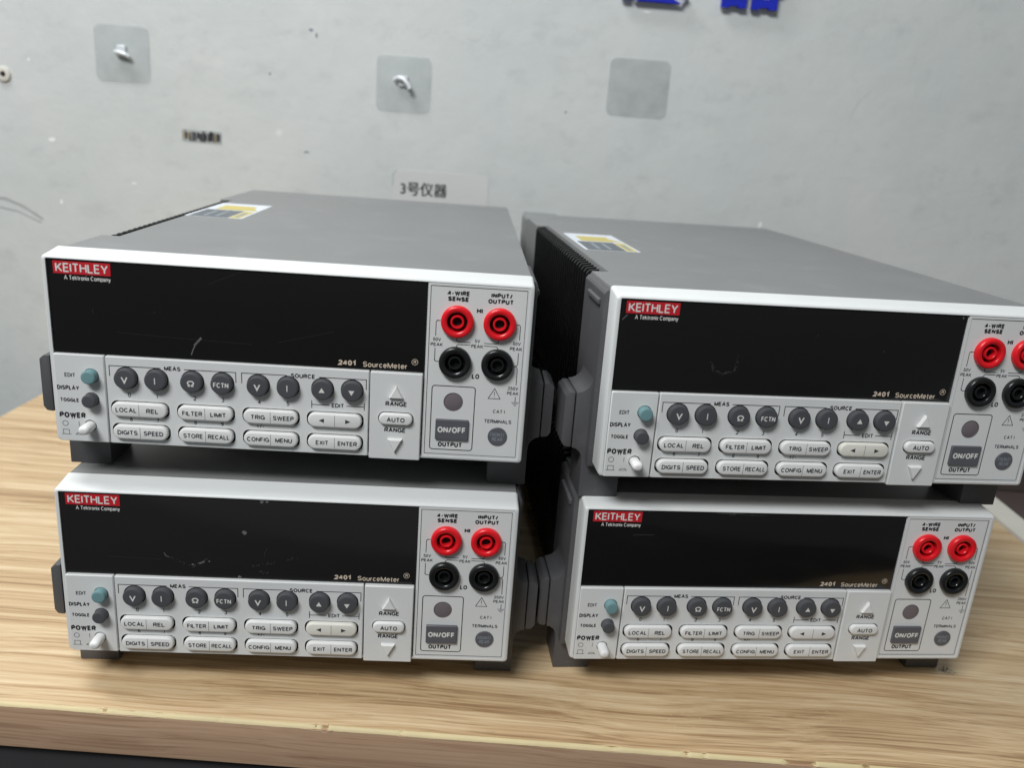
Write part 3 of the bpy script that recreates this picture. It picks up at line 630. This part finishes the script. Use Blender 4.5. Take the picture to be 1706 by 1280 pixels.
# ------------------------------------------------------------------ things on the wall
def wallthing(name, x, z, lab, cat, group=None): return tag(empty(name, (x, WY, z)), lab, cat, group)
def hook(x, z, tilt, lab, bent):
    root = wallthing('adhesive_hook', x, z, lab, 'hook', 'clear adhesive hooks on the wall'); root.rotation_euler = (0, tilt, 0)
    b = MB(); b.loft([(rrect(-24.5, 24.5, -24, 24, 6, 5), -.3), (rrect(-24.5, 24.5, -24, 24, 6, 5), -1.0), (rrect(-24.1, 24.1, -23.6, 23.6, 6, 5), -1.2)], 'film'); b.build('film_pad', root)
    b = MB()
    b.prism([(-4, 7), (4, 7), (4, -2), (-4, -2)], -3.0, -1.25, 'metal', .5)
    # J shaped wire
    pts = [(-5, -3, 1), (-2, -5, .5), (2, -6, 0), (6, -5.5, -1), (7.5, -5, -2.5)]
    if bent: pts = [(-8, -3, 3), (-4, -5, 5), (1, -6.5, 4), (5, -7, 0), (7, -7.5, -4)]
    n = 10; rad = 2.0; vs = []; fs = []
    for i, p in enumerate(pts):
        a = Vector(pts[max(0, i-1)]); c = Vector(pts[min(len(pts)-1, i+1)]); d = (c-a).normalized(); s1 = d.cross(Vector((.3, .2, 1))).normalized(); s2 = d.cross(s1)
        for k in range(n): q = Vector(p)+rad*(math.cos(2*math.pi*k/n)*s1+math.sin(2*math.pi*k/n)*s2); vs.append(q)
    for i in range(len(pts)-1):
        for k in range(n): fs.append((i*n+k, i*n+(k+1) % n, (i+1)*n+(k+1) % n, (i+1)*n+k))
    fs.append(tuple(range(n))); fs.append(tuple((len(pts)-1)*n+k for k in range(n)))
    b.add(vs, fs, 'metal'); b.build('wire_hook', root, fix=True, angle=60)
hook(-370.5, 313.5, 0.0, 'clear square adhesive hook at upper left of the wall', False)
hook(-117.5, 305.5, 0.0, 'clear square adhesive hook with a bent wire, above the middle of the left stack', True)
b = MB(); b.loft([(rrect(-27, 27, -24.5, 24.5, 6, 5), -.05), (rrect(-27, 27, -24.5, 24.5, 6, 5), -.5), (rrect(-26.7, 26.7, -24.2, 24.2, 6, 5), -.6)], 'residue')
o = b.build('adhesive_patch'); o.location = (93*MM, WY*MM, 316.5*MM); tag(o, 'bare grey-green adhesive square without any hook', 'patch')
# wall plug at the far left
root = wallthing('wall_plug', -480, 288.5, 'pale round wall plug with a dark hole at far left', 'wall plug')
b = MB(); b.lathe(0, 0, [(6.6, -.2), (6.5, -1.6), (5.6, -2.1), (2.6, -1.9), (2.4, -.3), (.3, -.25)], 'white_edge', 30); b.build('collar', root)
b = MB(); b.lathe(0, 0, [(2.5, -.4), (1.5, -.5), (.2, -.5)], 'gap', 20); b.build('screw_hole', root)
# smudged dark label
b = MB(); b.loft([(rrect(-18.5, 18.5, -5.6, 5.6, 1, 2), -.05), (rrect(-18.5, 18.5, -5.6, 5.6, 1, 2), -.4)], 'residue')
rn = random.Random(11); x = -17.5
while x < 17:
    w = rn.uniform(.5, 2.0); top = rn.uniform(2.5, 5.2); bot = rn.uniform(-5.2, -2)
    b.add([(x, -.45, bot), (x+w, -.45, bot), (x+w+rn.uniform(-.4, .4), -.45, top), (x, -.45, top)], [(0, 1, 2, 3)], rn.choice(['ink', 'ink_grey', 'chip'])); x += w+rn.uniform(.2, .9)
o = b.build('torn_label'); o.location = (-301.5*MM, WY*MM, 246.7*MM); o.rotation_euler = (0, 0.02, 0); tag(o, 'small dark smudged label torn on the wall above the left stack', 'label')
# numbered label
b = MB(); b.loft([(rrect(-38, 30, -28, 17, 3, 3), -.05), (rrect(-38, 30, -28, 17, 3, 3), -.35)], 'wall_label')if False else None
M['wall_label'] = plastic('wall_label_paper', (206, 207, 206), 0.6, 0.03, 0.0)
b = MB(); b.loft([(rrect(-29, 60, -18, 17, 4, 3), -.05), (rrect(-29, 60, -18, 17, 4, 3), -.3)], 'wall_label')
b.stroke([(-29, 2), (-29, 12), (-26, 16.6)], .5, -.34, 'label_mid')
b.text('3\u53f7\u4eea\u5668', -21.5, 21.5, 1, 11.0, -.36, 'ink', .03, True)
o = b.build('number_label'); o.location = (-95.5*MM, WY*MM, 213.6*MM); tag(o, 'pale label with black Chinese lettering above the left stack', 'label')
# cyan tinted strip just above the right stack
b = MB(); b.loft([(rrect(-16, 16, -14, 5, 2, 3), -.05), (rrect(-16, 16, -14, 5, 2, 3), -1.5)], 'residue')
b.add([(-10, -1.55, 0.5), (15, -1.55, 0.5), (15, -1.55, -12), (-10, -1.55, -12)], [(0, 1, 2, 3)], 'label_cyan')
M['label_cyan'] = plastic('cyan_film', (150, 176, 180), 0.4, 0.1, 0.0)
o = b.build('film_strip'); o.location = (14*MM, WY*MM, 196*MM); tag(o, 'small bluish film strip on the wall behind the right stack', 'strip')
# blue characters, only their lower ends in view
for ch, x0, x1, lab in (('\u4eea', 60, 127, 'blue raised character at the top edge, left of the two'), ('\u5668', 149, 211, 'blue raised character at the top edge, right of the two')):
    vs, fs, a, c, d, e = text_geo(ch, .022, .05); k = (x1-x0)/(c-a); b = MB()
    b.add([((p.x-a)*k, -4-p.z*k*.8, (p.y-d)*k) for p in vs], fs, 'blue')
    o = b.build('wall_letter', fix=True, angle=30); o.location = (x0*MM, WY*MM, 387.6*MM); tag(o, lab, 'wall letter', 'blue characters on the wall')
# paint chips, flecks, pencil arcs: marks in one thin film of plaster and graphite
b = MB(); rn = random.Random(5)
def fleck(x, z, rx, rz, mat):
    P = [(x+rx*math.cos(a)*rn.uniform(.6, 1.1), z+rz*math.sin(a)*rn.uniform(.6, 1.1)) for a in [i*math.pi/5 for i in range(10)]]
    b.add([(p[0], WY-.12, p[1]) for p in P], [tuple(range(10))], mat)
for x, z, rx, rz in ((-441, 234, 3.6, 2.2), (-456, 303, 1.5, 1.5), (-367, 200, 2.2, 1.3), (-437, 178, 1.6, 2.8), (93, 380, 5, 1.0), (220, 205, 2.2, 3.0), (222, 160, 2, 2.2)): fleck(x, z, rx, rz, 'chip_white')
for x, z, rx, rz in ((-201, 345, 2.6, 1.3), (-196, 341, 1.3, 2.0), (-205, 240, 3, 1), (30, 292, 1.3, 1.3), (-238, 306, 1.2, 1.6)): fleck(x, z, rx, rz, 'label_mid')
rz_ = random.Random(9)
for i in range(26): fleck(-120+i*3.4, 350+rz_.uniform(-5, 5)-i*.1, rz_.uniform(.6, 1.8), rz_.uniform(1.5, 5 if i < 3 else 3), 'wall_label')
M['smear'] = plastic('graphite_smear', (172, 175, 176), 0.7, 0.2, 0.0)
def pencil(pts, w, k=0): b.stroke(pts, w, WY-.15-k*.02, 'smear')
pencil([(-505, 177), (-490, 177), (-474, 171), (-456, 160)], 2.2); pencil([(-505, 170), (-480, 166), (-458, 157)], 1.2, 1); pencil([(300, 330), (290, 318), (284, 304)], .25)
tag(b.build('wall_scuffs'), 'scattered white paint chips and grey pencil marks on the wall', 'marks', kind='stuff')
